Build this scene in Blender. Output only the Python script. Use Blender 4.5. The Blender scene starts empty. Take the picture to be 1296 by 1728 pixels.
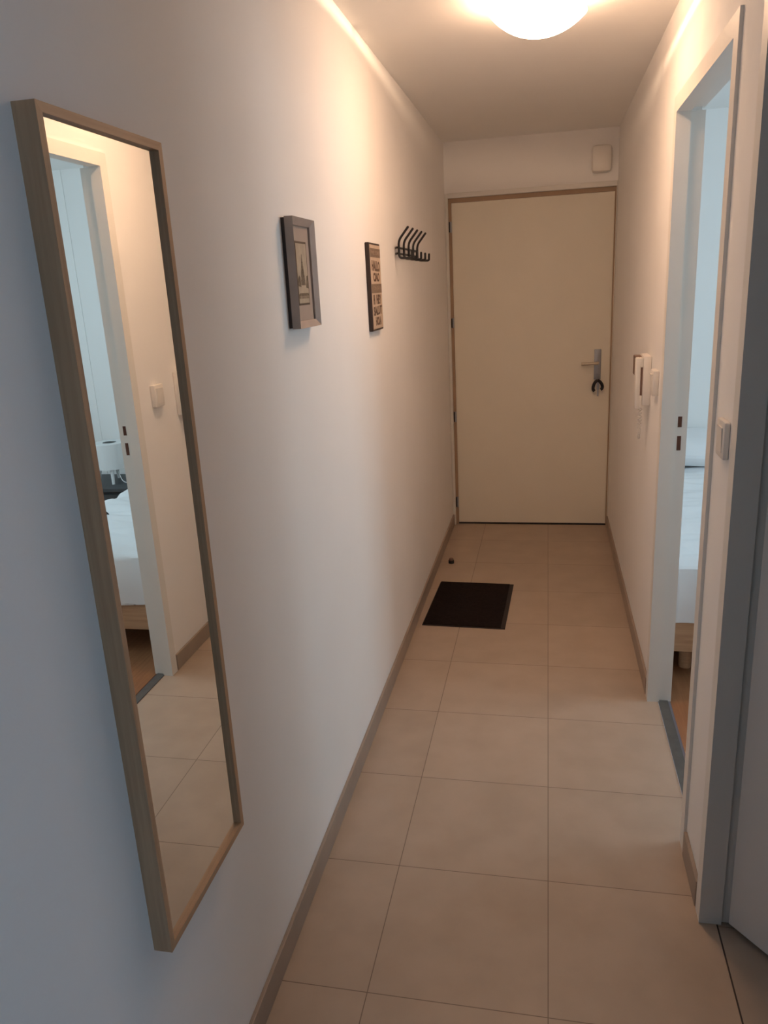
import bpy, bmesh, math, random
from mathutils import Vector, Matrix
random.seed(4)
S = bpy.context.scene
COL = S.collection

# ------------------------------------------------------------------ camera
W, D, H = 1.008, 5.00, 2.377          # corridor width, entrance door plane, ceiling
T, TX, TY = 0.4125, 0.6297, 1.3507     # tile size and one grout crossing
PITCH, YAW, ROLL = 0.2845, 0.2169, -0.0538
cp, sp, cy, sy = math.cos(PITCH), math.sin(PITCH), math.cos(YAW), math.sin(YAW)
fwd = Vector((-sy*cp, cy*cp, -sp)); r0 = Vector((cy, sy, 0)); u0 = r0.cross(fwd)
rgt = r0*math.cos(ROLL) + u0*math.sin(ROLL); upv = u0*math.cos(ROLL) - r0*math.sin(ROLL)
cam = bpy.data.cameras.new('camera'); camo = bpy.data.objects.new('camera', cam); COL.objects.link(camo)
camo.matrix_world = Matrix(((rgt.x, upv.x, -fwd.x, 0.6166), (rgt.y, upv.y, -fwd.y, 0.0),
                            (rgt.z, upv.z, -fwd.z, 1.5734), (0, 0, 0, 1)))
cam.sensor_fit = 'HORIZONTAL'; cam.sensor_width = 36.0; cam.lens = 36.0*1296.23/1296.0
cam.clip_start = 0.02
S.camera = camo

# ------------------------------------------------------------------ world, daylight, exposure
S.view_settings.view_transform = 'Standard'; S.view_settings.look = 'None'
S.view_settings.gamma = 1.0; S.view_settings.exposure = 0.0
S.view_settings.use_curve_mapping = False
wd = bpy.data.worlds.new('sky'); S.world = wd; wd.use_nodes = True
wd.node_tree.nodes['Background'].inputs[0].default_value = (0.62, 0.78, 1.0, 1)
wd.node_tree.nodes['Background'].inputs[1].default_value = 0.6
S.cycles.max_bounces = 12; S.cycles.diffuse_bounces = 8; S.cycles.glossy_bounces = 6
S.cycles.sample_clamp_indirect = 4.0

LAMP_STRENGTH = 34.0                    # the glowing bowl
LAMP_COLOR = (1.0, 0.625, 0.39)
BULB_WATTS = 19.0
LIVING_WATTS = 43.0; LIVING_COLOR = (0.31, 0.64, 1.0)
BED_WATTS = 46.0; BED_COLOR = (0.66, 0.87, 1.0)

def area(name, loc, normal, sx, sy_, watts, color):
    l = bpy.data.lights.new(name, 'AREA'); l.shape = 'RECTANGLE'; l.size = sx; l.size_y = sy_
    l.energy = watts; l.color = color
    o = bpy.data.objects.new(name, l); COL.objects.link(o); o.location = loc
    o.rotation_euler = Vector(normal).to_track_quat('-Z', 'Z').to_euler()
    return o
area('daylight_living_window', (4.32, -1.8, 1.45), (-1, 0, 0), 1.9, 1.4, LIVING_WATTS, LIVING_COLOR)
area('daylight_bedroom_window', (3.43, 2.95, 1.55), (-1, 0, 0), 2.0, 1.2, BED_WATTS, BED_COLOR)

# ------------------------------------------------------------------ materials
def nt(m): return m.node_tree.nodes, m.node_tree.links
def mat(name, color, rough=0.6, metal=0.0, vary=0.0, vscale=6.0, bump=0.0, bscale=200.0, stretch=(1, 1, 1), color2=None, spec=0.5, detail=4):
    m = bpy.data.materials.new(name); m.use_nodes = True
    n, l = nt(m); b = n['Principled BSDF']
    b.inputs['Base Color'].default_value = (*color, 1); b.inputs['Roughness'].default_value = rough
    b.inputs['Metallic'].default_value = metal; b.inputs['Specular IOR Level'].default_value = spec
    tc = n.new('ShaderNodeTexCoord'); mp = n.new('ShaderNodeMapping'); mp.inputs['Scale'].default_value = stretch
    l.new(tc.outputs['Object'], mp.inputs['Vector'])
    if vary > 0 or color2:
        no = n.new('ShaderNodeTexNoise'); no.inputs['Scale'].default_value = vscale; no.inputs['Detail'].default_value = detail
        l.new(mp.outputs['Vector'], no.inputs['Vector'])
        ra = n.new('ShaderNodeValToRGB'); c2 = color2 or tuple(c*(1-vary) for c in color)
        ra.color_ramp.elements[0].position = 0.35; ra.color_ramp.elements[1].position = 0.65
        ra.color_ramp.elements[0].color = (*c2, 1); ra.color_ramp.elements[1].color = (*color, 1)
        l.new(no.outputs['Fac'], ra.inputs['Fac']); l.new(ra.outputs['Color'], b.inputs['Base Color'])
    if bump > 0:
        nb = n.new('ShaderNodeTexNoise'); nb.inputs['Scale'].default_value = bscale
        l.new(mp.outputs['Vector'], nb.inputs['Vector'])
        bu = n.new('ShaderNodeBump'); bu.inputs['Strength'].default_value = bump; bu.inputs['Distance'].default_value = 0.002
        l.new(nb.outputs['Fac'], bu.inputs['Height']); l.new(bu.outputs['Normal'], b.inputs['Normal'])
    return m

M_WALL = mat('white_wall_paint', (0.89, 0.875, 0.86), 0.85, vary=0.02, vscale=3, bump=0.05, bscale=260, spec=0.2)
M_CEIL = mat('ceiling_paint', (0.90, 0.885, 0.865), 0.9, vary=0.015, vscale=3, spec=0.1)
M_BEDWALL = mat('bedroom_paint', (0.88, 0.88, 0.865), 0.9, vary=0.015, vscale=2, spec=0.1)
M_TRIM = mat('white_door_frame_paint', (0.78, 0.76, 0.72), 0.45, vary=0.02, vscale=8)
M_LEAF = mat('cream_door_paint', (0.90, 0.85, 0.73), 0.5, vary=0.02, vscale=5)
M_LEAF2 = mat('grey_white_door_paint', (0.74, 0.72, 0.70), 0.5, vary=0.02, vscale=5)
M_SKIRT = mat('tile_skirting', (0.36, 0.29, 0.235), 0.45, vary=0.10, vscale=9)
M_OAK = mat('oak_veneer', (0.54, 0.345, 0.21), 0.5, stretch=(30, 30, 1.2), color2=(0.45, 0.28, 0.165), vscale=4, detail=6)
M_OAKH = mat('oak_veneer_crosswise', (0.54, 0.345, 0.21), 0.5, stretch=(30, 1.2, 30), color2=(0.45, 0.28, 0.165), vscale=4, detail=6)
M_REBATE_SHADE = mat('brown_rebate_shade', (0.45, 0.32, 0.22), 0.8, vary=0.08)
M_BACKBOARD = mat('dark_backing', (0.05, 0.035, 0.03), 0.7, vary=0.1)
M_GREY = mat('grey_painted_wood', (0.43, 0.355, 0.31), 0.55, vary=0.15, vscale=14)
M_MAT = mat('passe_partout_card', (0.40, 0.325, 0.275), 0.9, vary=0.04, vscale=20)
M_PRINTLINE = mat('brown_bevel_line', (0.10, 0.065, 0.04), 0.8, vary=0.1)
M_BLACKWOOD = mat('dark_brown_wood', (0.045, 0.024, 0.018), 0.5, vary=0.2, vscale=20)
M_SIGNFACE = mat('aged_cream_print', (0.52, 0.40, 0.30), 0.8, vary=0.08, vscale=25)
M_SIGNBAND = mat('brown_band_ink', (0.21, 0.145, 0.10), 0.8, vary=0.2, vscale=60)
M_BANDTEXT = mat('faded_band_lettering', (0.30, 0.215, 0.155), 0.8, vary=0.2, vscale=60)
M_SIGNINK = mat('brown_print_ink', (0.14, 0.08, 0.05), 0.8, vary=0.35, vscale=60)
M_BLACKMETAL = mat('black_lacquered_metal', (0.012, 0.009, 0.009), 0.35, vary=0.1)
M_RUBBER_SHADE = mat('black_rubber_gap_shade', (0.02, 0.017, 0.016), 0.6, vary=0.2)
M_DOORMAT = mat('dark_brown_mat_pile', (0.017, 0.011, 0.010), 0.95, vary=0.45, vscale=70, bump=0.8, bscale=420, spec=0.1)
M_MATEDGE = mat('mat_rubber_border', (0.028, 0.020, 0.018), 0.8, vary=0.1)
M_PLASTIC = mat('white_plastic', (0.80, 0.765, 0.72), 0.35, vary=0.015)
M_DARKPLASTIC_SHADE = mat('dark_plastic_slot_shade', (0.20, 0.115, 0.085), 0.5, vary=0.05)
M_STEEL = mat('brushed_steel', (0.42, 0.44, 0.48), 0.42, metal=0.75, vary=0.08, vscale=40)
M_LEVER = mat('satin_nickel', (0.66, 0.58, 0.47), 0.35, metal=0.6, vary=0.04)
M_THRESH = mat('grey_metal_strip', (0.14, 0.14, 0.135), 0.45, metal=0.4, vary=0.15, vscale=30)
M_HOLE = mat('dark_latch_hole', (0.13, 0.05, 0.03), 0.8, vary=0.1)
M_PINE = mat('pine_wood', (0.53, 0.32, 0.185), 0.55, stretch=(1.2, 20, 20), color2=(0.43, 0.245, 0.135), vscale=4)
M_DUVET = mat('white_cotton', (0.82, 0.83, 0.84), 0.95, vary=0.02, vscale=8, bump=0.25, bscale=30, spec=0.1)
M_NIGHT = mat('dark_grey_lacquer', (0.065, 0.07, 0.075), 0.5, vary=0.1)
M_SHADE = mat('white_lamp_shade', (0.78, 0.80, 0.80), 0.8, vary=0.02)
M_ENAMEL = mat('white_enamel', (0.85, 0.84, 0.82), 0.4, vary=0.02)

def tile_mat(name, c1, c2, grout, tx, ty, t, gw=0.0012):
    m = mat(name, c1, 0.42, color2=c2, vscale=7, detail=6)
    n, l = nt(m); b = n['Principled BSDF']
    src = b.inputs['Base Color'].links[0].from_socket
    tc = n.new('ShaderNodeTexCoord'); sx = n.new('ShaderNodeSeparateXYZ'); l.new(tc.outputs['Object'], sx.inputs[0])
    def mth(op, a, v=None, w=None):
        q = n.new('ShaderNodeMath'); q.operation = op
        for i, x in enumerate((a, v)):
            if x is None: continue
            if hasattr(x, 'links'): l.new(x, q.inputs[i])
            else: q.inputs[i].default_value = x
        return q.outputs[0]
    ds = []
    cells = []
    for o, off in ((sx.outputs['X'], tx), (sx.outputs['Y'], ty)):
        f = mth('DIVIDE', mth('SUBTRACT', o, off), t)
        cells.append(mth('FLOOR', f))
        ds.append(mth('MULTIPLY', mth('ABSOLUTE', mth('SUBTRACT', mth('FRACT', mth('ADD', f, 0.5)), 0.5)), t))
    g = mth('LESS_THAN', mth('MINIMUM', ds[0], ds[1]), gw)
    # small shade difference from tile to tile
    wn = n.new('ShaderNodeTexWhiteNoise'); wn.noise_dimensions = '2D'
    cb = n.new('ShaderNodeCombineXYZ'); l.new(cells[0], cb.inputs[0]); l.new(cells[1], cb.inputs[1]); l.new(cb.outputs[0], wn.inputs['Vector'])
    val = mth('ADD', mth('MULTIPLY', wn.outputs['Value'], 0.07), 0.96)
    hs = n.new('ShaderNodeHueSaturation'); l.new(src, hs.inputs['Color']); l.new(val, hs.inputs['Value'])
    mx = n.new('ShaderNodeMix'); mx.data_type = 'RGBA'
    l.new(g, mx.inputs['Factor']); l.new(hs.outputs['Color'], mx.inputs['A']); mx.inputs['B'].default_value = (*grout, 1)
    l.new(mx.outputs['Result'], b.inputs['Base Color'])
    bu = n.new('ShaderNodeBump'); bu.inputs['Strength'].default_value = 0.5; bu.inputs['Distance'].default_value = 0.001
    bu.invert = True; l.new(g, bu.inputs['Height']); l.new(bu.outputs['Normal'], b.inputs['Normal'])
    return m
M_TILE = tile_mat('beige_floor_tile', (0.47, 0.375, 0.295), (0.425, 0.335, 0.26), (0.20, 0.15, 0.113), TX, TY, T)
M_TILE2 = tile_mat('bathroom_floor_tile', (0.40, 0.33, 0.27), (0.36, 0.29, 0.235), (0.25, 0.19, 0.145), TX+0.2, TY+0.32, T)  # corridor tile in darker colours, with the dim room's shade painted in
def laminate():
    m = mat('brown_laminate', (0.34, 0.16, 0.075), 0.4, stretch=(14, 1.2, 1), color2=(0.25, 0.11, 0.05), vscale=4)
    return m
M_LAM = laminate()
M_MIRROR = mat('mirror_silver', (0.90, 0.92, 0.90), 0.0, metal=1.0)
def glow(name, color, strength):
    m = bpy.data.materials.new(name); m.use_nodes = True
    n, l = nt(m); b = n['Principled BSDF']
    b.inputs['Base Color'].default_value = (0.9, 0.88, 0.84, 1); b.inputs['Roughness'].default_value = 0.3
    b.inputs['Emission Color'].default_value = (*color, 1); b.inputs['Emission Strength'].default_value = strength
    return m
M_BOWL = glow('lit_opal_glass', LAMP_COLOR, LAMP_STRENGTH)
def pane_mat():
    m = bpy.data.materials.new('window_pane_glass'); m.use_nodes = True
    n, l = nt(m); n.remove(n['Principled BSDF'])
    t = n.new('ShaderNodeBsdfTransparent'); g = n.new('ShaderNodeBsdfGlossy'); g.inputs['Roughness'].default_value = 0.0
    x = n.new('ShaderNodeMixShader'); x.inputs[0].default_value = 0.06
    l.new(t.outputs[0], x.inputs[1]); l.new(g.outputs[0], x.inputs[2]); l.new(x.outputs[0], n['Material Output'].inputs[0])
    return m
M_PANE = pane_mat()

# ------------------------------------------------------------------ helpers
def box(bm, x0, x1, y0, y1, z0, z1, bev=0.0, seg=2):
    vs = [bm.verts.new(c) for c in ((x0, y0, z0), (x1, y0, z0), (x1, y1, z0), (x0, y1, z0), (x0, y0, z1), (x1, y0, z1), (x1, y1, z1), (x0, y1, z1))]
    fs = [bm.faces.new([vs[i] for i in q]) for q in ((3, 2, 1, 0), (4, 5, 6, 7), (0, 1, 5, 4), (1, 2, 6, 5), (2, 3, 7, 6), (3, 0, 4, 7))]
    if bev > 0:
        es = list({e for f in fs for e in f.edges})
        bmesh.ops.bevel(bm, geom=es, offset=bev, segments=seg, affect='EDGES', profile=0.5)
def prism(bm, pts, axis, a0, a1):
    """polygon pts in the two other axes, extruded along axis from a0 to a1"""
    def P(p, a):
        return {'x': (a, p[0], p[1]), 'y': (p[0], a, p[1]), 'z': (p[0], p[1], a)}[axis]
    A = [bm.verts.new(P(p, a0)) for p in pts]; B = [bm.verts.new(P(p, a1)) for p in pts]
    bm.faces.new(A); bm.faces.new(B[::-1]); k = len(pts)
    for i in range(k): bm.faces.new((A[i], B[i], B[(i+1) % k], A[(i+1) % k]))
    bmesh.ops.recalc_face_normals(bm, faces=bm.faces)
def lathe(bm, prof, c=(0, 0, 0), seg=48, rot=None):
    rings = []
    for r, z in prof:
        ring = []
        for i in range(seg if r > 1e-6 else 1):
            a = 2*math.pi*i/seg; v = Vector((r*math.cos(a), r*math.sin(a), z))
            if rot: v = rot @ v
            ring.append(bm.verts.new(v + Vector(c)))
        rings.append(ring)
    for A, B in zip(rings, rings[1:]):
        for i in range(seg):
            j = (i+1) % seg
            q = [A[i % len(A)], A[j % len(A)], B[j % len(B)], B[i % len(B)]]
            u = []
            for v in q:
                if v not in u: u.append(v)
            if len(u) > 2: bm.faces.new(u)
    bmesh.ops.recalc_face_normals(bm, faces=bm.faces)
def tube(bm, pts, r, seg=10, closed=False, r1=None):
    pts = [Vector(p) for p in pts]; n = len(pts); rings = []; ref = None
    for i, p in enumerate(pts):
        if closed: d = pts[(i+1) % n] - pts[i-1]
        else: d = pts[min(i+1, n-1)] - pts[max(i-1, 0)]
        d.normalize()
        if ref is None:
            ref = Vector((0, 0, 1)) if abs(d.z) < 0.9 else Vector((0, 1, 0))
        a = (ref - d*ref.dot(d)).normalized(); b = d.cross(a); ref = a
        rr = r if r1 is None else r + (r1-r)*i/(n-1)
        rings.append([bm.verts.new(p + a*rr*math.cos(2*math.pi*k/seg) + b*rr*math.sin(2*math.pi*k/seg)) for k in range(seg)])
    for i in range(n if closed else n-1):
        A, B = rings[i], rings[(i+1) % n]
        for k in range(seg): bm.faces.new((A[k], A[(k+1) % seg], B[(k+1) % seg], B[k]))
    if not closed:
        bm.faces.new(rings[0][::-1]); bm.faces.new(rings[-1])
    bmesh.ops.recalc_face_normals(bm, faces=bm.faces)
def smooth_path(pts, n=5, rad=0.3):
    """round the inner corners of a polyline"""
    pts = [Vector(p) for p in pts]; out = [pts[0]]
    for a, b, c in zip(pts, pts[1:], pts[2:]):
        k = min((a-b).length, (c-b).length)*rad
        p, q = b + (a-b).normalized()*k, b + (c-b).normalized()*k
        for i in range(n+1):
            t = i/n; out.append(p*(1-t)**2 + b*2*t*(1-t) + q*t*t)
    out.append(pts[-1]); return out
def obj(name, bm, material, parent=None, smooth=False, loc=None):
    me = bpy.data.meshes.new(name); bm.to_mesh(me); bm.free()
    o = bpy.data.objects.new(name, me); COL.objects.link(o); me.materials.append(material)
    if smooth:
        for p in me.polygons: p.use_smooth = True
        try: me.set_sharp_from_angle(angle=math.radians(40))
        except Exception: pass
    if parent is not None:
        o.parent = parent; o.matrix_parent_inverse = Matrix.Translation(-parent.location)
    return o
def B(): return bmesh.new()
def thing(name, label, cat, loc, group=None):
    o = bpy.data.objects.new(name, None); COL.objects.link(o); o.location = loc; o.empty_display_size = 0.05
    o['label'] = label; o['category'] = cat
    if group: o['group'] = group
    return o
def tag(o, label, cat, group=None):
    o['label'] = label; o['category'] = cat
    if group: o['group'] = group
    return o
def struct(name, bm, m, label, cat, smooth=False):
    o = obj(name, bm, m, smooth=smooth); o['kind'] = 'structure'; o['label'] = label; o['category'] = cat
    return o
def structroot(name, label, cat, loc):
    o = thing(name, label, cat, loc); o['kind'] = 'structure'; return o
def boxobj(name, dims, m, parent=None, bev=0.0, smooth=False):
    b = B(); box(b, *dims, bev); return obj(name, b, m, parent, smooth)
def text_mesh(name, body, m, parent, y0, y1, z0, z1, x, depth=0.0006, tilt=0.0, skew=0.0):
    """letters on a wall facing +x: reading direction runs along +y"""
    cu = bpy.data.curves.new(name, 'FONT'); cu.body = body; cu.extrude = 0.5; cu.offset = 0.045
    to = bpy.data.objects.new(name+'_curve', cu); COL.objects.link(to)
    bpy.context.view_layer.update()
    dg = bpy.context.evaluated_depsgraph_get()
    me = bpy.data.meshes.new_from_object(to.evaluated_get(dg))
    bpy.data.objects.remove(to); bpy.data.curves.remove(cu)
    xs = [v.co.x for v in me.vertices]; ys = [v.co.y for v in me.vertices]
    ax, bx, ay, by = min(xs), max(xs), min(ys), max(ys)
    for v in me.vertices:
        u = (v.co.x-ax)/(bx-ax); w = (v.co.y-ay)/(by-ay); d = v.co.z/1.0
        yy = y0 + u*(y1-y0); zz = z0 + w*(z1-z0) + tilt*(u-0.5)
        v.co = (x + depth*0.5 + d*depth, yy, zz)
    me.materials.clear(); me.materials.append(m)
    o = bpy.data.objects.new(name, me); COL.objects.link(o)
    o.parent = parent; o.matrix_parent_inverse = Matrix.Translation(-parent.location)
    return o

# ------------------------------------------------------------------ room shell
XL, YB = 4.2, -3.5                      # living room behind the camera
PX = 1.078                              # bedroom side of the partition
BX, BY, BH = 3.30, 4.84, 2.40           # bedroom far corner and ceiling
b = B(); box(b, -0.1, 1.0415, 0.4, 1.87, -0.08, 0); box(b, -0.1, 1.0406, 1.87, 5.1, -0.08, 0); box(b, -0.1, XL, YB, 0.4, -0.08, 0)
struct('floor', b, M_TILE, 'beige square floor tiles with thin grout lines down the corridor', 'floor')
struct_b = B(); box(struct_b, 1.086, BX+0.1, 1.87, BY+0.1, -0.08, 0.0)
struct('floor_bedroom', struct_b, M_LAM, 'brown laminate floor seen through the bedroom doorway', 'floor')
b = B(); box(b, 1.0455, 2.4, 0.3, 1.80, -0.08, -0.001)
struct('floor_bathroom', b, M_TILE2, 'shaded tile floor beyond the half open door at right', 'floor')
b = B(); box(b, -0.1, 0, YB-0.1, 5.1, 0, H)
struct('wall_left', b, M_WALL, 'long white left wall carrying the mirror and pictures', 'wall')
b = B()
CY0, CY1, CZ = 1.955, 2.772, 2.065      # rough bedroom opening
EY0, EY1, EZ = 0.92, 1.695, 2.075       # rough opening of the near door
box(b, W, PX, 0.4, EY0, 0, H); box(b, W, PX, EY0, EY1, EZ, H); box(b, W, PX, EY1, CY0, 0, H)
box(b, W, PX, CY0, CY1, CZ, H); box(b, W, PX, CY1, 5.1, 0, H)
struct('wall_right', b, M_WALL, 'white right wall with two doorways', 'wall')
b = B(); box(b, -0.1, W+0.1, 4.97, 5.14, 2.094, H); box(b, -0.1, W+0.2, 5.05, 5.14, 0, 2.094)
struct('wall_far', b, M_WALL, 'white end wall above the entrance door', 'wall')
b = B(); box(b, -0.1, PX, 0.4, 5.14, H, H+0.1); box(b, -0.1, XL+0.1, YB-0.1, 0.4, H, H+0.1)
struct('ceiling', b, M_CEIL, 'white corridor ceiling around the lamp', 'ceiling')
b = B(); box(b, PX, BX+0.1, 1.80, BY+0.1, BH, BH+0.1)
struct('ceiling_bedroom', b, M_BEDWALL, 'white bedroom ceiling seen in the mirror', 'ceiling')
b = B(); box(b, 1.0, 2.5, 0.3, 1.80, H, H+0.1)
struct('ceiling_bathroom', b, M_CEIL, 'ceiling of the dim room at right', 'ceiling')
# living room behind the camera, with its window
b = B()
box(b, -0.1, XL+0.1, YB-0.1, YB, 0, H)
struct('wall_back', b, M_WALL, 'living room wall behind the viewpoint', 'wall')
b = B(); box(b, XL, XL+0.1, YB, -2.8, 0, H); box(b, XL, XL+0.1, -0.8, 0.4, 0, H)
box(b, XL, XL+0.1, -2.8, -0.8, 0, 0.75); box(b, XL, XL+0.1, -2.8, -0.8, 2.15, H)
box(b, PX, XL, 0.3, 0.4, 0, H)
struct('wall_living_right', b, M_WALL, 'living room side wall behind the viewpoint', 'wall')
def window(name, axis, a0, a1, z0, z1, p, label):
    r = structroot(name, label, 'window', ((a0+a1)/2, p, z0) if axis == 'y' else (p, (a0+a1)/2, z0))
    f = B(); w = 0.05
    def bb(u0, u1, v0, v1):
        if axis == 'y': box(f, u0, u1, p-0.03, p+0.03, v0, v1, 0.004)
        else: box(f, p-0.03, p+0.03, u0, u1, v0, v1, 0.004)
    bb(a0, a0+w, z0, z1); bb(a1-w, a1, z0, z1); bb(a0+w, a1-w, z0, z0+w); bb(a0+w, a1-w, z1-w, z1)
    m_ = (a0+a1)/2; bb(m_-0.03, m_+0.03, z0+w, z1-w)
    obj('window_frame', f, M_TRIM, r)
    g = B()
    for u0, u1 in ((a0+w, m_-0.03), (m_+0.03, a1-w)):
        if axis == 'y': box(g, u0, u1, p-0.004, p+0.004, z0+w, z1-w)
        else: box(g, p-0.004, p+0.004, u0, u1, z0+w, z1-w)
    obj('pane', g, M_PANE, r)
window('window_1', 'x', -2.8, -0.8, 0.75, 2.15, XL+0.05, 'living room window behind the viewpoint')
# bedroom
b = B(); box(b, PX, BX+0.1, BY, BY+0.1, 0, BH); box(b, 2.462, BX, BY-0.004, BY, 0, BH)
struct('wall_bedroom_far', b, M_BEDWALL, 'pale bluish bedroom wall behind the pillow', 'wall')
b = B(); box(b, BX, BX+0.1, 1.80, 1.95, 0, BH); box(b, BX, BX+0.1, 3.95, BY, 0, BH)
box(b, BX, BX+0.1, 1.95, 3.95, 0, 0.95); box(b, BX, BX+0.1, 1.95, 3.95, 2.15, BH)
struct('wall_bedroom_right', b, M_BEDWALL, 'bedroom window wall', 'wall')
b = B(); box(b, PX, BX, 1.80, 1.87, 0, BH)
struct('wall_bedroom_near', b, M_BEDWALL, 'partition between the bedroom and the room beside it', 'wall')
b = B(); box(b, 2.4, 2.5, 0.3, 1.80, 0, H); box(b, PX, 2.4, 0.3, 0.4, 0, H)
struct('wall_bathroom', b, M_WALL, 'wall of the dim room at right', 'wall')
window('window_2', 'x', 1.95, 3.95, 0.95, 2.15, BX+0.05, 'bedroom window')

# baseboards
def skirt(name, dims, label):
    b = B(); box(b, *dims, 0.002); o = struct(name, b, M_SKIRT, label, 'baseboard')
skirt('baseboard_left', (0, 0.010, 0.42, 4.965, 0, 0.073), 'beige tile skirting along the left wall')
skirt('baseboard_right', (W-0.010, W, 2.806, 4.965, 0, 0.073), 'beige tile skirting from the bedroom doorway to the entrance door')
skirt('baseboard_right_near', (W-0.010, W, 1.728, 1.918, 0, 0.078), 'short tile skirting between the two doorways')

# ------------------------------------------------------------------ entrance door
d1 = structroot('door_1', 'cream entrance door at the end of the corridor', 'door', (0.5, D, 0))
f = B()
box(f, 0.001, 0.018, 4.965, 5.05, 0, 2.094, 0.002); box(f, 1.003, W-0.001, 4.965, 5.05, 0, 2.094, 0.002)
box(f, 0.018, 1.003, 4.965, 5.05, 2.066, 2.094, 0.002)
obj('door_frame', f, M_TRIM, d1)
rbs = B(); box(rbs, 0.0181, 0.0355, 4.994, 5.04, 0, 2.0659); box(rbs, 0.9965, 1.0029, 4.994, 5.04, 0, 2.0659); box(rbs, 0.0355, 0.9965, 4.994, 5.04, 2.0415, 2.0659)
obj('rebate_shade', rbs, M_REBATE_SHADE, d1)  # brown strips paint the shaded rebate gap between frame and leaf
leaf1 = boxobj('door_leaf', (0.036, 0.996, D, D+0.045, 0.010, 2.041), M_LEAF, d1, 0.002)
boxobj('threshold_gap_shade', (0.030, 1.000, D-0.004, D+0.04, 0.0, 0.0095), M_RUBBER_SHADE, d1)  # dark strip put in for the shaded gap under the leaf
for z0, z1 in ((1.872, 1.935), (1.302, 1.362), (0.700, 0.768), (0.118, 0.190)):
    h = B(); tube(h, [(0.0325, D-0.012, z0), (0.0325, D-0.012, z1)], 0.0055, 12)
    hg = obj('hinge', h, M_STEEL, d1, True)
    q = B(); box(q, 0.0195, 0.0262, D-0.012, D-0.0055, z0+0.002, z1-0.002)
    obj('hinge_plate', q, M_BLACKMETAL, hg)
esc = boxobj('lock_plate', (0.900, 0.942, D-0.009, D, 0.952, 1.137), M_STEEL, d1, 0.003, True)
lv = B(); tube(lv, [(0.920, D-0.005, 1.056), (0.920, D-0.045, 1.056)], 0.009, 14)
tube(lv, smooth_path([(0.920, D-0.045, 1.056), (0.905, D-0.052, 1.056), (0.822, D-0.050, 1.053)], 4), 0.0095, 14)
obj('lever_handle', lv, M_LEVER, d1, True)
cyl = B(); tube(cyl, [(0.921, D-0.014, 0.980), (0.921, D-0.008, 0.980)], 0.010, 18)
obj('lock_cylinder', cyl, M_STEEL, d1, True)

# keys hanging in the lock
k = thing('key_bunch', 'black looped key fob and key hanging from the entrance door lock', 'keys', (0.921, D-0.03, 0.98))
kb = B(); box(kb, 0.9195, 0.9225, D-0.044, D-0.0145, 0.9745, 0.9855, 0.0008)
obj('door_key', kb, M_STEEL, k)
rb = B(); tube(rb, [(0.921, D-0.036+0.008*math.cos(a), 0.966+0.012*math.sin(a)) for a in [2*math.pi*i/18 for i in range(18)]], 0.0016, 8, True)
obj('split_ring', rb, M_STEEL, k, True)
arch = [(0.905, 0.884), (0.897, 0.892), (0.896, 0.908), (0.902, 0.930), (0.912, 0.945), (0.922, 0.950), (0.935, 0.944), (0.948, 0.928), (0.953, 0.910), (0.949, 0.897), (0.941, 0.893)]
ab = B(); tube(ab, smooth_path([(x, D-0.036, z) for x, z in arch], 3, 0.45), 0.0095, 12)
obj('fob', ab, M_BLACKMETAL, k, True)
sk = B(); box(sk, 0.920, 0.930, D-0.0375, D-0.0345, 0.852, 0.893, 0.001); box(sk, 0.917, 0.933, D-0.0375, D-0.0345, 0.893, 0.949, 0.002)
obj('spare_key', sk, M_STEEL, k)

# ------------------------------------------------------------------ bedroom doorway frame
d2 = structroot('door_2', 'white frame of the open bedroom doorway on the right wall', 'doorway', (W+0.04, 2.36, 0))
OY0, OY1, OZ = 1.975, 2.752, 2.045      # clear opening
def jamb(bm, y_in, sgn, z1):
    # corridor half stands proud, bedroom half is rebated for the leaf
    pts = [(W-0.008, y_in), (1.044, y_in), (1.044, y_in+sgn*0.011), (1.088, y_in+sgn*0.011), (1.088, y_in+sgn*0.045), (PX, y_in+sgn*0.045), (PX, y_in+sgn*0.0195), (W, y_in+sgn*0.0195), (W, y_in+sgn*0.047), (W-0.008, y_in+sgn*0.047)]
    prism(bm, pts, 'z', 0.0, z1)
j = B(); jamb(j, OY1, 1, OZ); jf = obj('far_jamb', j, M_TRIM, d2)
j = B(); jamb(j, OY0, -1, OZ); obj('near_jamb', j, M_TRIM, d2)
hd = B(); ya, yb = OY0-0.047, OY1+0.047
prism(hd, [(W-0.008, OZ), (1.044, OZ), (1.044, OZ+0.011), (1.088, OZ+0.011), (1.088, OZ+0.047), (PX, OZ+0.047), (PX, OZ+0.0195), (W, OZ+0.0195), (W, OZ+0.047), (W-0.008, OZ+0.047)], 'y', ya, yb)
obj('door_head', hd, M_TRIM, d2)
for z0, z1 in ((1.059, 1.096), (0.978, 1.028)):
    boxobj('latch_hole', (1.057, 1.070, OY1+0.0100, OY1+0.0114, z0, z1), M_HOLE, jf)
b = B(); box(b, 1.0408, 1.077, OY0, OY1+0.010, 0.0, 0.004, 0.0012)
struct('trim_1', b, M_THRESH, 'grey metal threshold strip between tile and bedroom laminate', 'threshold')

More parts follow.
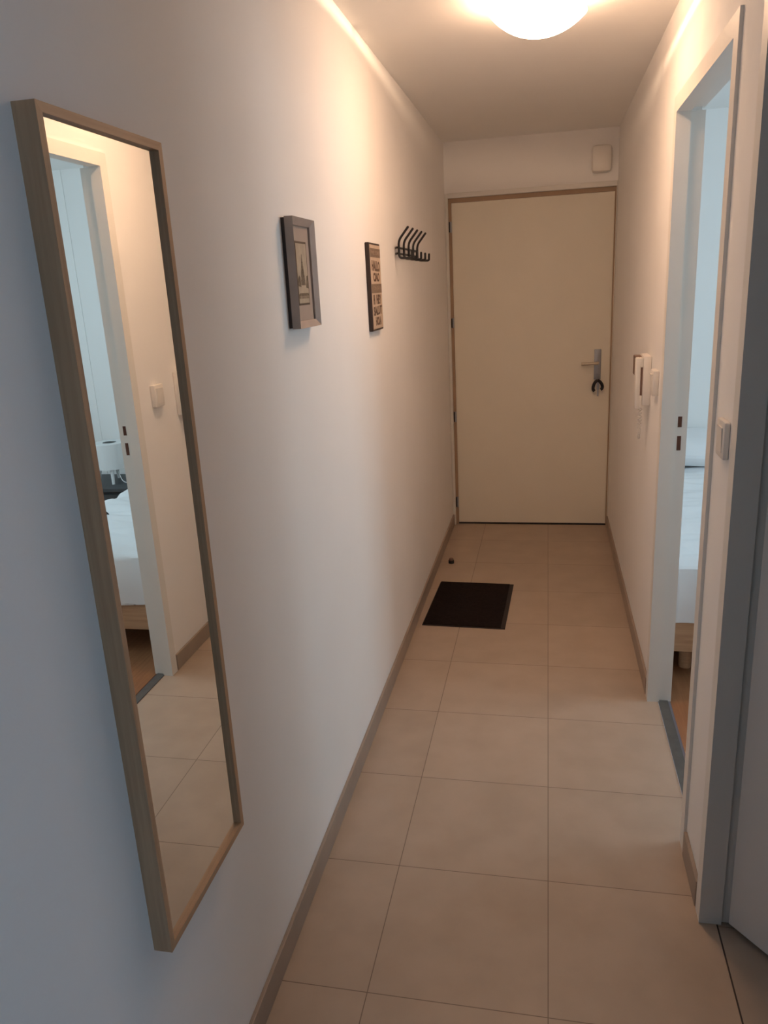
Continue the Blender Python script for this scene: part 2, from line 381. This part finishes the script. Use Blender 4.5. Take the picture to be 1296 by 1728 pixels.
# ------------------------------------------------------------------ near doorway with the half open leaf
d3 = structroot('door_3', 'greyish white half open door at the right edge', 'door', (W+0.04, 1.30, 0))
NY0, NY1, NZ = 0.94, 1.676, 2.052
j = B()
prism(j, [(W-0.008, NY1), (1.053, NY1), (1.053, NY1+0.010), (PX+0.002, NY1+0.010), (PX+0.002, NY1+0.0185), (W, NY1+0.0185), (W, NY1+0.046), (W-0.008, NY1+0.046)], 'z', 0, NZ)
obj('far_jamb', j, M_TRIM, d3)
j = B()
prism(j, [(W-0.008, NY0), (1.053, NY0), (1.053, NY0-0.010), (PX+0.002, NY0-0.010), (PX+0.002, NY0-0.0185), (W, NY0-0.0185), (W, NY0-0.046), (W-0.008, NY0-0.046)], 'z', 0, NZ)
obj('near_jamb', j, M_TRIM, d3)
hd = B()
prism(hd, [(W-0.008, NZ), (1.053, NZ), (1.053, NZ+0.010), (PX+0.002, NZ+0.010), (PX+0.002, NZ+0.021), (W, NZ+0.021), (W, NZ+0.046), (W-0.008, NZ+0.046)], 'y', NY0-0.046, NY1+0.046)
obj('door_head', hd, M_TRIM, d3)
P0 = Vector((1.069, 1.671)); dv = Vector((0.627, -0.779)).normalized(); nv = Vector((-dv.y, dv.x))
if nv.x < 0: nv = -nv
c = [P0, P0+dv*0.725, P0+dv*0.725+nv*0.039, P0+nv*0.039]
lf = B(); prism(lf, [tuple(p) for p in c], 'z', 0.012, 2.045)
obj('door_leaf', lf, M_LEAF2, d3)
b = B(); box(b, 1.0417, 1.0453, NY0, NY1, -0.02, -0.0005)
struct('trim_2', b, M_BACKBOARD, 'dark joint line under the half open door', 'threshold')

# ------------------------------------------------------------------ mirror
MY0, MY1, MZ0, MZ1, MD = 0.891, 1.203, 0.561, 1.804, 0.0317
mr = thing('wall_mirror', 'tall narrow oak framed mirror on the left wall', 'mirror', (0, (MY0+MY1)/2, MZ0))
fw = 0.012
for nm, m_, pts in (('stile', M_OAK, [(MY0, MZ0), (MY0, MZ1), (MY0+fw, MZ1-fw), (MY0+fw, MZ0+fw)]), ('stile', M_OAK, [(MY1, MZ0), (MY1, MZ1), (MY1-fw, MZ1-fw), (MY1-fw, MZ0+fw)]),
                    ('rail', M_OAKH, [(MY0, MZ1), (MY1, MZ1), (MY1-fw, MZ1-fw), (MY0+fw, MZ1-fw)]), ('rail', M_OAKH, [(MY0, MZ0), (MY1, MZ0), (MY1-fw, MZ0+fw), (MY0+fw, MZ0+fw)])):
    f = B(); prism(f, pts, 'x', 0.0, MD); obj(nm, f, m_, mr)
g_ = B(); ga, gb = MY0+fw-0.001, MY1-fw+0.001
prism(g_, [(0.012, ga), (0.0243+0.0006, ga), (0.0243-0.0006, gb), (0.012, gb)], 'z', MZ0+fw-0.001, MZ1-fw+0.001)
obj('mirror_glass', g_, M_MIRROR, mr)
boxobj('back_panel', (0.003, 0.0098, MY0+fw-0.001, MY1-fw+0.001, MZ0+fw-0.001, MZ1-fw+0.001), M_BACKBOARD, mr)

# ------------------------------------------------------------------ framed print
FY0, FY1, FZ0, FZ1 = 1.838, 2.018, 1.486, 1.745
pf = thing('picture_frame', 'grey wooden picture frame with a small sketch of a pointed tower', 'picture frame', (0, (FY0+FY1)/2, FZ0))
f = B(); w = 0.017
def rail4(bm, pts, xo, xi, xb):
    A = [bm.verts.new((xb, *p)) for p in pts]; F = [bm.verts.new((x, *p)) for p, x in zip(pts, (xo, xo, xi, xi))]
    bm.faces.new(A); bm.faces.new(F[::-1])
    for i in range(4): bm.faces.new((A[i], F[i], F[(i+1) % 4], A[(i+1) % 4]))
    bmesh.ops.recalc_face_normals(bm, faces=bm.faces)
for pts in ([(FY0, FZ0), (FY0, FZ1), (FY0+w, FZ1-w), (FY0+w, FZ0+w)], [(FY1, FZ0), (FY1, FZ1), (FY1-w, FZ1-w), (FY1-w, FZ0+w)],
            [(FY0, FZ1), (FY1, FZ1), (FY1-w, FZ1-w), (FY0+w, FZ1-w)], [(FY0, FZ0), (FY1, FZ0), (FY1-w, FZ0+w), (FY0+w, FZ0+w)]):
    rail4(f, pts, 0.030, 0.0205, 0.009)
obj('moulding', f, M_GREY, pf)
boxobj('backing_board', (0.0, 0.009, FY0+0.002, FY1-0.002, FZ0+0.002, FZ1-0.002), M_BACKBOARD, pf)
boxobj('mat_board', (0.0092, 0.0155, FY0+w, FY1-w, FZ0+w, FZ1-w), M_MAT, pf)
pc, pz = (FY0+FY1)/2, 1.616
boxobj('mat_line', (0.0155, 0.0162, pc-0.046, pc+0.046, pz-0.076, pz+0.076), M_PRINTLINE, pf)
M_PAPER = mat('sepia_paper', (0.44, 0.37, 0.28), 0.9, vary=0.14, vscale=45)
pr = boxobj('print', (0.0162, 0.0167, pc-0.041, pc+0.041, pz-0.071, pz+0.071), M_PAPER, pf)
M_SKETCH = mat('brown_sketch_ink', (0.20, 0.15, 0.10), 0.9, vary=0.5, vscale=120)
M_SKETCH2 = mat('pale_sketch_wash', (0.29, 0.23, 0.165), 0.9, vary=0.4, vscale=90)
sk = B()
prism(sk, [(pc-0.020, pz-0.028), (pc+0.020, pz-0.028), (pc+0.012, pz+0.000), (pc+0.006, pz+0.022), (pc+0.0015, pz+0.046), (pc-0.0015, pz+0.046), (pc-0.007, pz+0.022), (pc-0.014, pz+0.000)], 'x', 0.0167, 0.0170)
prism(sk, [(pc-0.040, pz-0.060), (pc+0.040, pz-0.060), (pc+0.040, pz-0.047), (pc-0.040, pz-0.049)], 'x', 0.0167, 0.0170)
obj('tower_drawing', sk, M_SKETCH2, pr)
sk = B()
prism(sk, [(pc-0.040, pz-0.030), (pc-0.020, pz-0.032), (pc-0.022, pz-0.008), (pc-0.030, pz-0.004), (pc-0.040, pz-0.012)], 'x', 0.0170, 0.0172)
prism(sk, [(pc+0.022, pz-0.034), (pc+0.040, pz-0.036), (pc+0.040, pz-0.004), (pc+0.030, pz-0.006)], 'x', 0.0170, 0.0172)
prism(sk, [(pc-0.040, pz-0.053), (pc+0.040, pz-0.053), (pc+0.030, pz-0.047), (pc-0.034, pz-0.047)], 'x', 0.0171, 0.0173)
for i in range(7):
    a = pc-0.014+0.0045*i; prism(sk, [(a, pz-0.028), (a+0.0012, pz-0.028), (pc+0.001, pz+0.03), (pc, pz+0.03)], 'x', 0.0170, 0.0172)
for i in range(5):
    z = pz-0.018+0.011*i; q = 0.016-0.0026*i; prism(sk, [(pc-q, z), (pc+q, z), (pc+q, z+0.0018), (pc-q, z+0.0018)], 'x', 0.0170, 0.0173)
obj('sketch_lines', sk, M_SKETCH, pr)

# ------------------------------------------------------------------ word sign
SY0, SY1, SZ0, SZ1, SD = 2.715, 2.895, 1.424, 1.724, 0.015
sg = thing('word_sign', 'narrow cream sign of greeting words with dark brown edges', 'sign', (0, (SY0+SY1)/2, SZ0))
boxobj('panel', (0.0, SD, SY0, SY1, SZ0, SZ1), M_BLACKWOOD, sg, 0.003)
fc = boxobj('printed_face', (SD-0.001, SD+0.0006, SY0+0.008, SY1-0.004, SZ0+0.007, SZ1-0.007), M_SIGNFACE, sg)
xs_ = SD+0.0006; a, c_ = SY0+0.008, SY1-0.004; hh = SZ1-SZ0
def zf(t): return SZ1 - t*hh           # t: 0 top .. 1 bottom
for t0, t1, word in ((0.062, 0.162, 'WELCOME'), (0.462, 0.566, 'BONJOUR')):
    bd = boxobj('dark_band', (xs_-0.0003, xs_+0.0005, a+0.003, c_-0.001, zf(t1), zf(t0)), M_SIGNBAND, fc)
    text_mesh('lettering', word, M_BANDTEXT, fc, a+0.022, c_-0.02, zf(t1)+0.008, zf(t0)-0.008, xs_+0.0005, 0.0004)
for t0, t1, word, u0, u1, tl in ((0.200, 0.318, 'HALLO', 0.12, 0.90, -0.004), (0.335, 0.435, 'CIAO', 0.22, 0.82, 0.0), (0.585, 0.695, 'HI', 0.12, 0.27, 0.0), (0.585, 0.695, 'HEY', 0.42, 0.88, 0.0),
                                 (0.715, 0.820, 'SALUT', 0.10, 0.93, 0.004), (0.840, 0.940, 'HOLA', 0.26, 0.80, 0.0)):
    text_mesh('lettering', word, M_SIGNINK, fc, a+u0*(c_-a), a+u1*(c_-a), zf(t1), zf(t0), xs_, 0.0005, tl)

# ------------------------------------------------------------------ coat rack
cr = thing('coat_rack', 'black metal coat rack of five bent hooks on the left wall', 'coat rack', (0, 3.497, 1.70))
for z in (1.7255, 1.7025):
    b = B(); tube(b, smooth_path([(0.0, 3.300, z), (0.004, 3.275, z), (0.0125, 3.258, z), (0.0125, 3.748, z), (0.0, 3.748, z)], 4, 0.02), 0.0043, 10)
    obj('rail', b, M_BLACKMETAL, cr, True)
for i in range(5):
    y = 3.26 + 0.1185*i
    b = B(); tube(b, smooth_path([(0.060, y, 1.801), (0.0195, y, 1.752), (0.0195, y, 1.684), (0.073, y, 1.681), (0.074, y, 1.708)], 5, 0.28), 0.0049, 10)
    for p in ((0.060, y, 1.801), (0.074, y, 1.708)):
        bmesh.ops.create_uvsphere(b, u_segments=10, v_segments=6, radius=0.0050, matrix=Matrix.Translation(p))
    obj('hook', b, M_BLACKMETAL, cr, True)

# ------------------------------------------------------------------ ceiling lamp
LX, LY = 0.577, 2.645
cl = thing('ceiling_lamp', 'lit opal glass bowl lamp on the corridor ceiling', 'ceiling lamp', (LX, LY, H))
RIM = 0.147; DEP = 0.067
RZ = H-0.044                             # rim centre height
rot = Matrix.Rotation(math.radians(4.9), 3, 'Y')      # the bowl hangs lower on its right side
R = (RIM**2+DEP**2)/(2*DEP); prof = []
for i in range(15):
    a = math.asin(RIM/R)*i/14; prof.append((R*math.sin(a), -(R*math.cos(a)-(R-DEP))))
inner = [(r*0.975, z+0.004*(1-(r/RIM)**2)) for r, z in prof][::-1]
b = B(); lathe(b, prof + inner[:-1] + [(0, -DEP+0.004)], (LX, LY, RZ), 64, rot)
obj('glass_bowl', b, M_BOWL, cl, True)
# base drum whose lower lip runs parallel to the bowl, leaving a slot for the light
rot2 = Matrix.Rotation(math.radians(5.5), 3, 'Y')
b = B(); n_ = 48; top = []; bot = []; bi = []; ti = []
for i in range(n_):
    t = 2*math.pi*i/n_; v = rot2 @ Vector((0.110*math.cos(t), 0.110*math.sin(t), 0))
    top.append(b.verts.new((LX+v.x, LY+v.y, H))); bot.append(b.verts.new((LX+v.x, LY+v.y, H-0.035+v.z)))
    w_ = rot2 @ Vector((0.106*math.cos(t), 0.106*math.sin(t), 0))
    bi.append(b.verts.new((LX+w_.x, LY+w_.y, H-0.035+w_.z))); ti.append(b.verts.new((LX+w_.x, LY+w_.y, H-0.003)))
for i in range(n_):
    j_ = (i+1) % n_
    b.faces.new((top[i], top[j_], bot[j_], bot[i])); b.faces.new((bot[i], bot[j_], bi[j_], bi[i])); b.faces.new((bi[i], bi[j_], ti[j_], ti[i]))
b.faces.new(ti); b.faces.new(top[::-1]); bmesh.ops.recalc_face_normals(b, faces=b.faces)
obj('lamp_base', b, M_ENAMEL, cl, True)
for t in (0.9, 3.0, 5.1):
    q0 = rot2 @ Vector((0.108*math.cos(t), 0.108*math.sin(t), 0.004)); q1 = rot @ Vector((0.1455*math.cos(t), 0.1455*math.sin(t), -0.001))
    c3 = B(); tube(c3, [(LX+q0.x, LY+q0.y, H-0.035+q0.z), (LX+q1.x, LY+q1.y, RZ+q1.z)], 0.0025, 8)
    obj('clip', c3, M_STEEL, cl, True)
bl = bpy.data.lights.new('bulb_light', 'POINT'); bl.energy = BULB_WATTS; bl.color = (1.0, 0.70, 0.46); bl.shadow_soft_size = 0.006
bo = bpy.data.objects.new('bulb_light', bl); COL.objects.link(bo); bo.location = (LX, LY, H-0.030)

# ------------------------------------------------------------------ chime box above the door
ch = thing('door_chime', 'white rounded chime box above the entrance door', 'door chime', (0.912, 4.97, 2.14))
boxobj('cover', (0.856, 0.968, 4.918, 4.966, 2.140, 2.285), M_PLASTIC, ch, 0.020, True)
boxobj('wall_plate', (0.862, 0.962, 4.966, 4.970, 2.146, 2.279), M_PLASTIC, ch)

# ------------------------------------------------------------------ intercom
ic = thing('intercom', 'white wall intercom with handset and coiled cord', 'intercom', (W, 3.18, 1.07))
boxobj('base', (0.977, W, 3.120, 3.245, 1.078, 1.268), M_PLASTIC, ic, 0.006, True)
hs = B(); box(hs, 0.950, 0.969, 3.122, 3.166, 1.066, 1.262, 0.005)
box(hs, 0.966, 0.9772, 3.122, 3.166, 1.226, 1.262, 0.004); box(hs, 0.966, 0.9772, 3.122, 3.166, 1.070, 1.118, 0.004)
obj('handset', hs, M_PLASTIC, ic, True)
boxobj('slot_shade', (0.9692, 0.9765, 3.126, 3.160, 1.118, 1.226), M_DARKPLASTIC_SHADE, ic)  # dark block filling the slot, coloured for the shade between handset and base
boxobj('speaker_panel', (0.951, 0.977, 3.178, 3.240, 1.190, 1.264), M_DARKPLASTIC_SHADE, ic, 0.003)
cord = []
def cpath(t):   # U-shaped hang
    a_ = math.pi*t
    return Vector((0.970+0.012*t, 3.150+0.035*(1-math.cos(a_))/2, 1.070-0.125*math.sin(a_)))
turns, N = 26, 420
for i in range(N+1):
    t = i/N; p = cpath(t); d = (cpath(min(1, t+0.001))-cpath(max(0, t-0.001))).normalized()
    e1 = Vector((1, 0, 0)); e1 = (e1-d*e1.dot(d)).normalized(); e2 = d.cross(e1); an = 2*math.pi*turns*t
    cord.append(p + (e1*math.cos(an)+e2*math.sin(an))*0.0045)
b = B(); tube(b, cord, 0.0016, 6); obj('coiled_cord', b, M_PLASTIC, ic, True)

# ------------------------------------------------------------------ light switches
def switch(y0, y1, z0, z1, th, label):
    s = thing('light_switch', label, 'light switch', (W, (y0+y1)/2, z0))
    boxobj('switch_plate', (W-th, W, y0, y1, z0, z1), M_PLASTIC, s, min(0.004, th*0.3), True)
    rk = B(); prism(rk, [(W-th-0.001, z0+0.014), (W-th-0.003, z1-0.014), (W-th+0.001, z1-0.014), (W-th+0.001, z0+0.014)], 'y', y0+0.014, y1-0.014)
    obj('rocker', rk, M_PLASTIC, s)
switch(2.905, 2.985, 1.145, 1.236, 0.021, 'white light switch between the intercom and the bedroom doorway')
switch(1.768, 1.846, 1.168, 1.252, 0.013, 'white light switch between the two doorways')

# ------------------------------------------------------------------ floor objects
dm = thing('doormat', 'small black doormat on the tiles by the left wall', 'doormat', (0.242, 3.63, 0))
ang = math.radians(-1.8)
def rp(x, y): return (0.242 + x*math.cos(ang)-y*math.sin(ang), 3.628 + x*math.sin(ang)+y*math.cos(ang))
b = B(); prism(b, [rp(-0.198, -0.28), rp(0.198, -0.28), rp(0.198, 0.28), rp(-0.198, 0.28)], 'z', 0.0, 0.004); obj('rubber_border', b, M_MATEDGE, dm)
b = B(); prism(b, [rp(-0.193, -0.275), rp(0.178, -0.275), rp(0.178, 0.275), rp(-0.193, 0.275)], 'z', 0.004, 0.008); obj('pile', b, M_DOORMAT, dm)
ds = thing('door_stop', 'small black rubber door stop on the floor behind the doormat', 'door stop', (0.074, 4.222, 0))
b = B(); lathe(b, [(0, 0.0), (0.0165, 0.0), (0.0165, 0.016), (0.0155, 0.018), (0, 0.018)], (0.074, 4.222, 0), 24); obj('rubber_ring', b, M_RUBBER_SHADE, ds, True)
b = B(); lathe(b, [(0, 0.018), (0.0125, 0.018), (0.0125, 0.026), (0.009, 0.031), (0, 0.032)], (0.074, 4.222, 0), 24); obj('cap', b, M_DARKPLASTIC_SHADE, ds, True)

# ------------------------------------------------------------------ bedroom furniture
bx0, bx1, by0, by1 = 1.105, 1.855, 2.945, 4.83
bed = thing('bed', 'single bed with light pine frame and round legs beyond the doorway', 'bed', ((bx0+bx1)/2, (by0+by1)/2, 0))
b = B(); box(b, bx0, bx1, by0, by0+0.022, 0.121, 0.246, 0.002); obj('foot_rail', b, M_PINE, bed)
for x in (bx0, bx1-0.022):
    b = B(); box(b, x, x+0.022, by0+0.022, by1, 0.121, 0.246, 0.002); obj('side_rail', b, M_PINE, bed)
b = B(); box(b, bx0+0.022, bx1-0.022, by0+0.022, by1, 0.200, 0.236); obj('mattress_base', b, M_PINE, bed)
for x, y in ((1.184, 3.06), (1.775, 3.06), (1.184, 4.70), (1.775, 4.70)):
    b = B(); lathe(b, [(0, 0), (0.024, 0), (0.028, 0.199), (0, 0.199)], (x, y, 0), 24); obj('leg', b, M_PINE, bed, True)
# duvet: a draped sheet, hanging at the foot and the window side
def wr(x, y):
    return (0.006*math.sin(16*y+3*math.sin(3.1*x)+1.3*math.sin(7*y)) + 0.005*math.sin(27*y-9*x+2*math.sin(6*x)) + 0.004*math.sin(9*x+4*y) + 0.0045*math.sin(43*y+11*x+2*math.sin(9*y)) + 0.003*math.sin(71*y-15*x))
b = B(); nx, ny = 56, 200; top_z = 0.50; hang = 0.262; grid = []
xa, xb, yaa, ybb = bx0+0.002, bx1+0.012, by0-0.012, by1-0.006
for jy in range(ny+1):
    row = []
    v = -hang + (ybb-yaa+hang)*jy/ny
    for ix in range(nx+1):
        u = (xb-xa+hang)*ix/nx
        ox = max(0.0, u-(xb-xa)); oy = max(0.0, -v)
        x = xa+min(u, xb-xa); y = yaa+max(v, 0.0)
        dx = min(xb-x, 0.09); dy = min(y-yaa, 0.09)
        rnd = 0.030*((1-dx/0.09)**2.2 + (1-dy/0.09)**2.2)
        z = top_z + wr(x, y)*1.0 - min(rnd, 0.045) - max(ox, oy)
        hz = max(ox, oy)/hang
        fold = 0.012*math.sin(24*(x if oy >= ox else y)+2*math.sin(5*(x+y)))*hz
        if oy > 0 and oy >= ox: y -= 0.008*math.sin(math.pi*min(1, hz*1.2)) + fold*0.8
        if ox > 0 and ox > oy: x += 0.008*math.sin(math.pi*min(1, hz*1.2)) + fold*0.8
        if hz > 0.3: z += 0.014*math.sin(11*(x if oy >= ox else y)+0.9)*hz
        row.append(b.verts.new((x, y, max(z, 0.252))))
    grid.append(row)
for jy in range(ny):
    for ix in range(nx): b.faces.new((grid[jy][ix], grid[jy][ix+1], grid[jy+1][ix+1], grid[jy+1][ix]))
bmesh.ops.recalc_face_normals(b, faces=b.faces)
dv_ = obj('duvet', b, M_DUVET, smooth=True)
so = dv_.modifiers.new('thickness', 'SOLIDIFY'); so.thickness = 0.008; so.offset = 0.0
tag(dv_, 'wrinkled white duvet draped over the bed beyond the doorway', 'duvet')
b = B(); bmesh.ops.create_cube(b, size=1.0); bmesh.ops.subdivide_edges(b, edges=b.edges[:], cuts=11, use_grid_fill=True)
for v in b.verts:
    x, y, z = v.co*2
    e = lambda t: math.copysign(abs(t)**0.9, t)
    k_ = (1-abs(x)**4)*(1-abs(y)**4); zz = z*(0.12+0.88*max(k_, 0)**0.5)
    sq = 1-0.05*(abs(x)*abs(y))
    v.co = (1.475+0.32*e(x)*sq, 4.615+0.195*e(y)*sq+0.004*math.sin(9*x), 0.599+0.075*zz+0.004*math.sin(6*x+3*y)+0.02*y)
tag(obj('pillow', b, M_DUVET, smooth=True), 'white pillow at the head of the bed', 'pillow')
st = B(); tube(st, smooth_path([(1.640, 3.462, 0.512), (1.655, 3.468, 0.522), (1.680, 3.480, 0.522), (1.700, 3.488, 0.512)], 4), 0.009, 10)
tag(obj('strap', st, M_RUBBER_SHADE, smooth=True), 'small black strap on the white duvet, seen in the mirror', 'strap')

ns = thing('nightstand', 'dark grey nightstand beside the bed, seen in the mirror', 'nightstand', (2.29, 4.64, 0))
boxobj('top', (2.085, 2.515, 4.42, 4.822, 0.376, 0.400), M_NIGHT, ns, 0.002)
bd_ = B(); box(bd_, 2.100, 2.500, 4.460, 4.820, 0.02, 0.376); box(bd_, 2.12, 2.48, 4.48, 4.82, 0.0, 0.02); obj('cabinet_body', bd_, M_NIGHT, ns)
for z0, z1 in ((0.20, 0.352), (0.035, 0.19)):
    dr = boxobj('drawer', (2.106, 2.494, 4.442, 4.4595, z0, z1), M_NIGHT, ns, 0.002)
    kn = B(); lathe(kn, [(0, 0), (0.012, 0), (0.012, 0.01), (0.006, 0.02), (0, 0.02)], (2.30, 4.442, (z0+z1)/2), 16, Matrix.Rotation(math.pi/2, 3, 'X')); obj('knob', kn, M_STEEL, dr, True)

tl = thing('table_lamp', 'white drum shade lamp with short legs on the nightstand', 'table lamp', (2.275, 4.615, 0.40))
b = B(); lathe(b, [(0.112, 0.500), (0.104, 0.668), (0.101, 0.671), (0.045, 0.671), (0.045, 0.668), (0.100, 0.666), (0.108, 0.502), (0.112, 0.500)], (2.275, 4.615, 0), 48); obj('lamp_shade', b, M_SHADE, tl, True)
for t in (-2.0, -0.45, 1.3, 2.7):
    b = B(); tube(b, [(2.275+0.082*math.cos(t), 4.615+0.082*math.sin(t), 0.51), (2.275+0.103*math.cos(t), 4.615+0.103*math.sin(t), 0.402)], 0.0135, 14, r1=0.009); obj('leg', b, M_SHADE, tl, True)
b = B(); box(b, 2.19, 2.36, 4.606, 4.624, 0.503, 0.511); box(b, 2.266, 2.284, 4.53, 4.70, 0.503, 0.511); obj('cross_bar', b, M_SHADE, tl)
b = B(); tube(b, smooth_path([(2.22, 4.57, 0.505), (2.18, 4.55, 0.412), (2.075, 4.53, 0.406), (2.062, 4.528, 0.36), (2.06, 4.53, 0.15), (2.02, 4.6, 0.004), (2.00, 4.82, 0.004)], 5), 0.0028, 8); obj('power_cord', b, M_SHADE, tl, True)
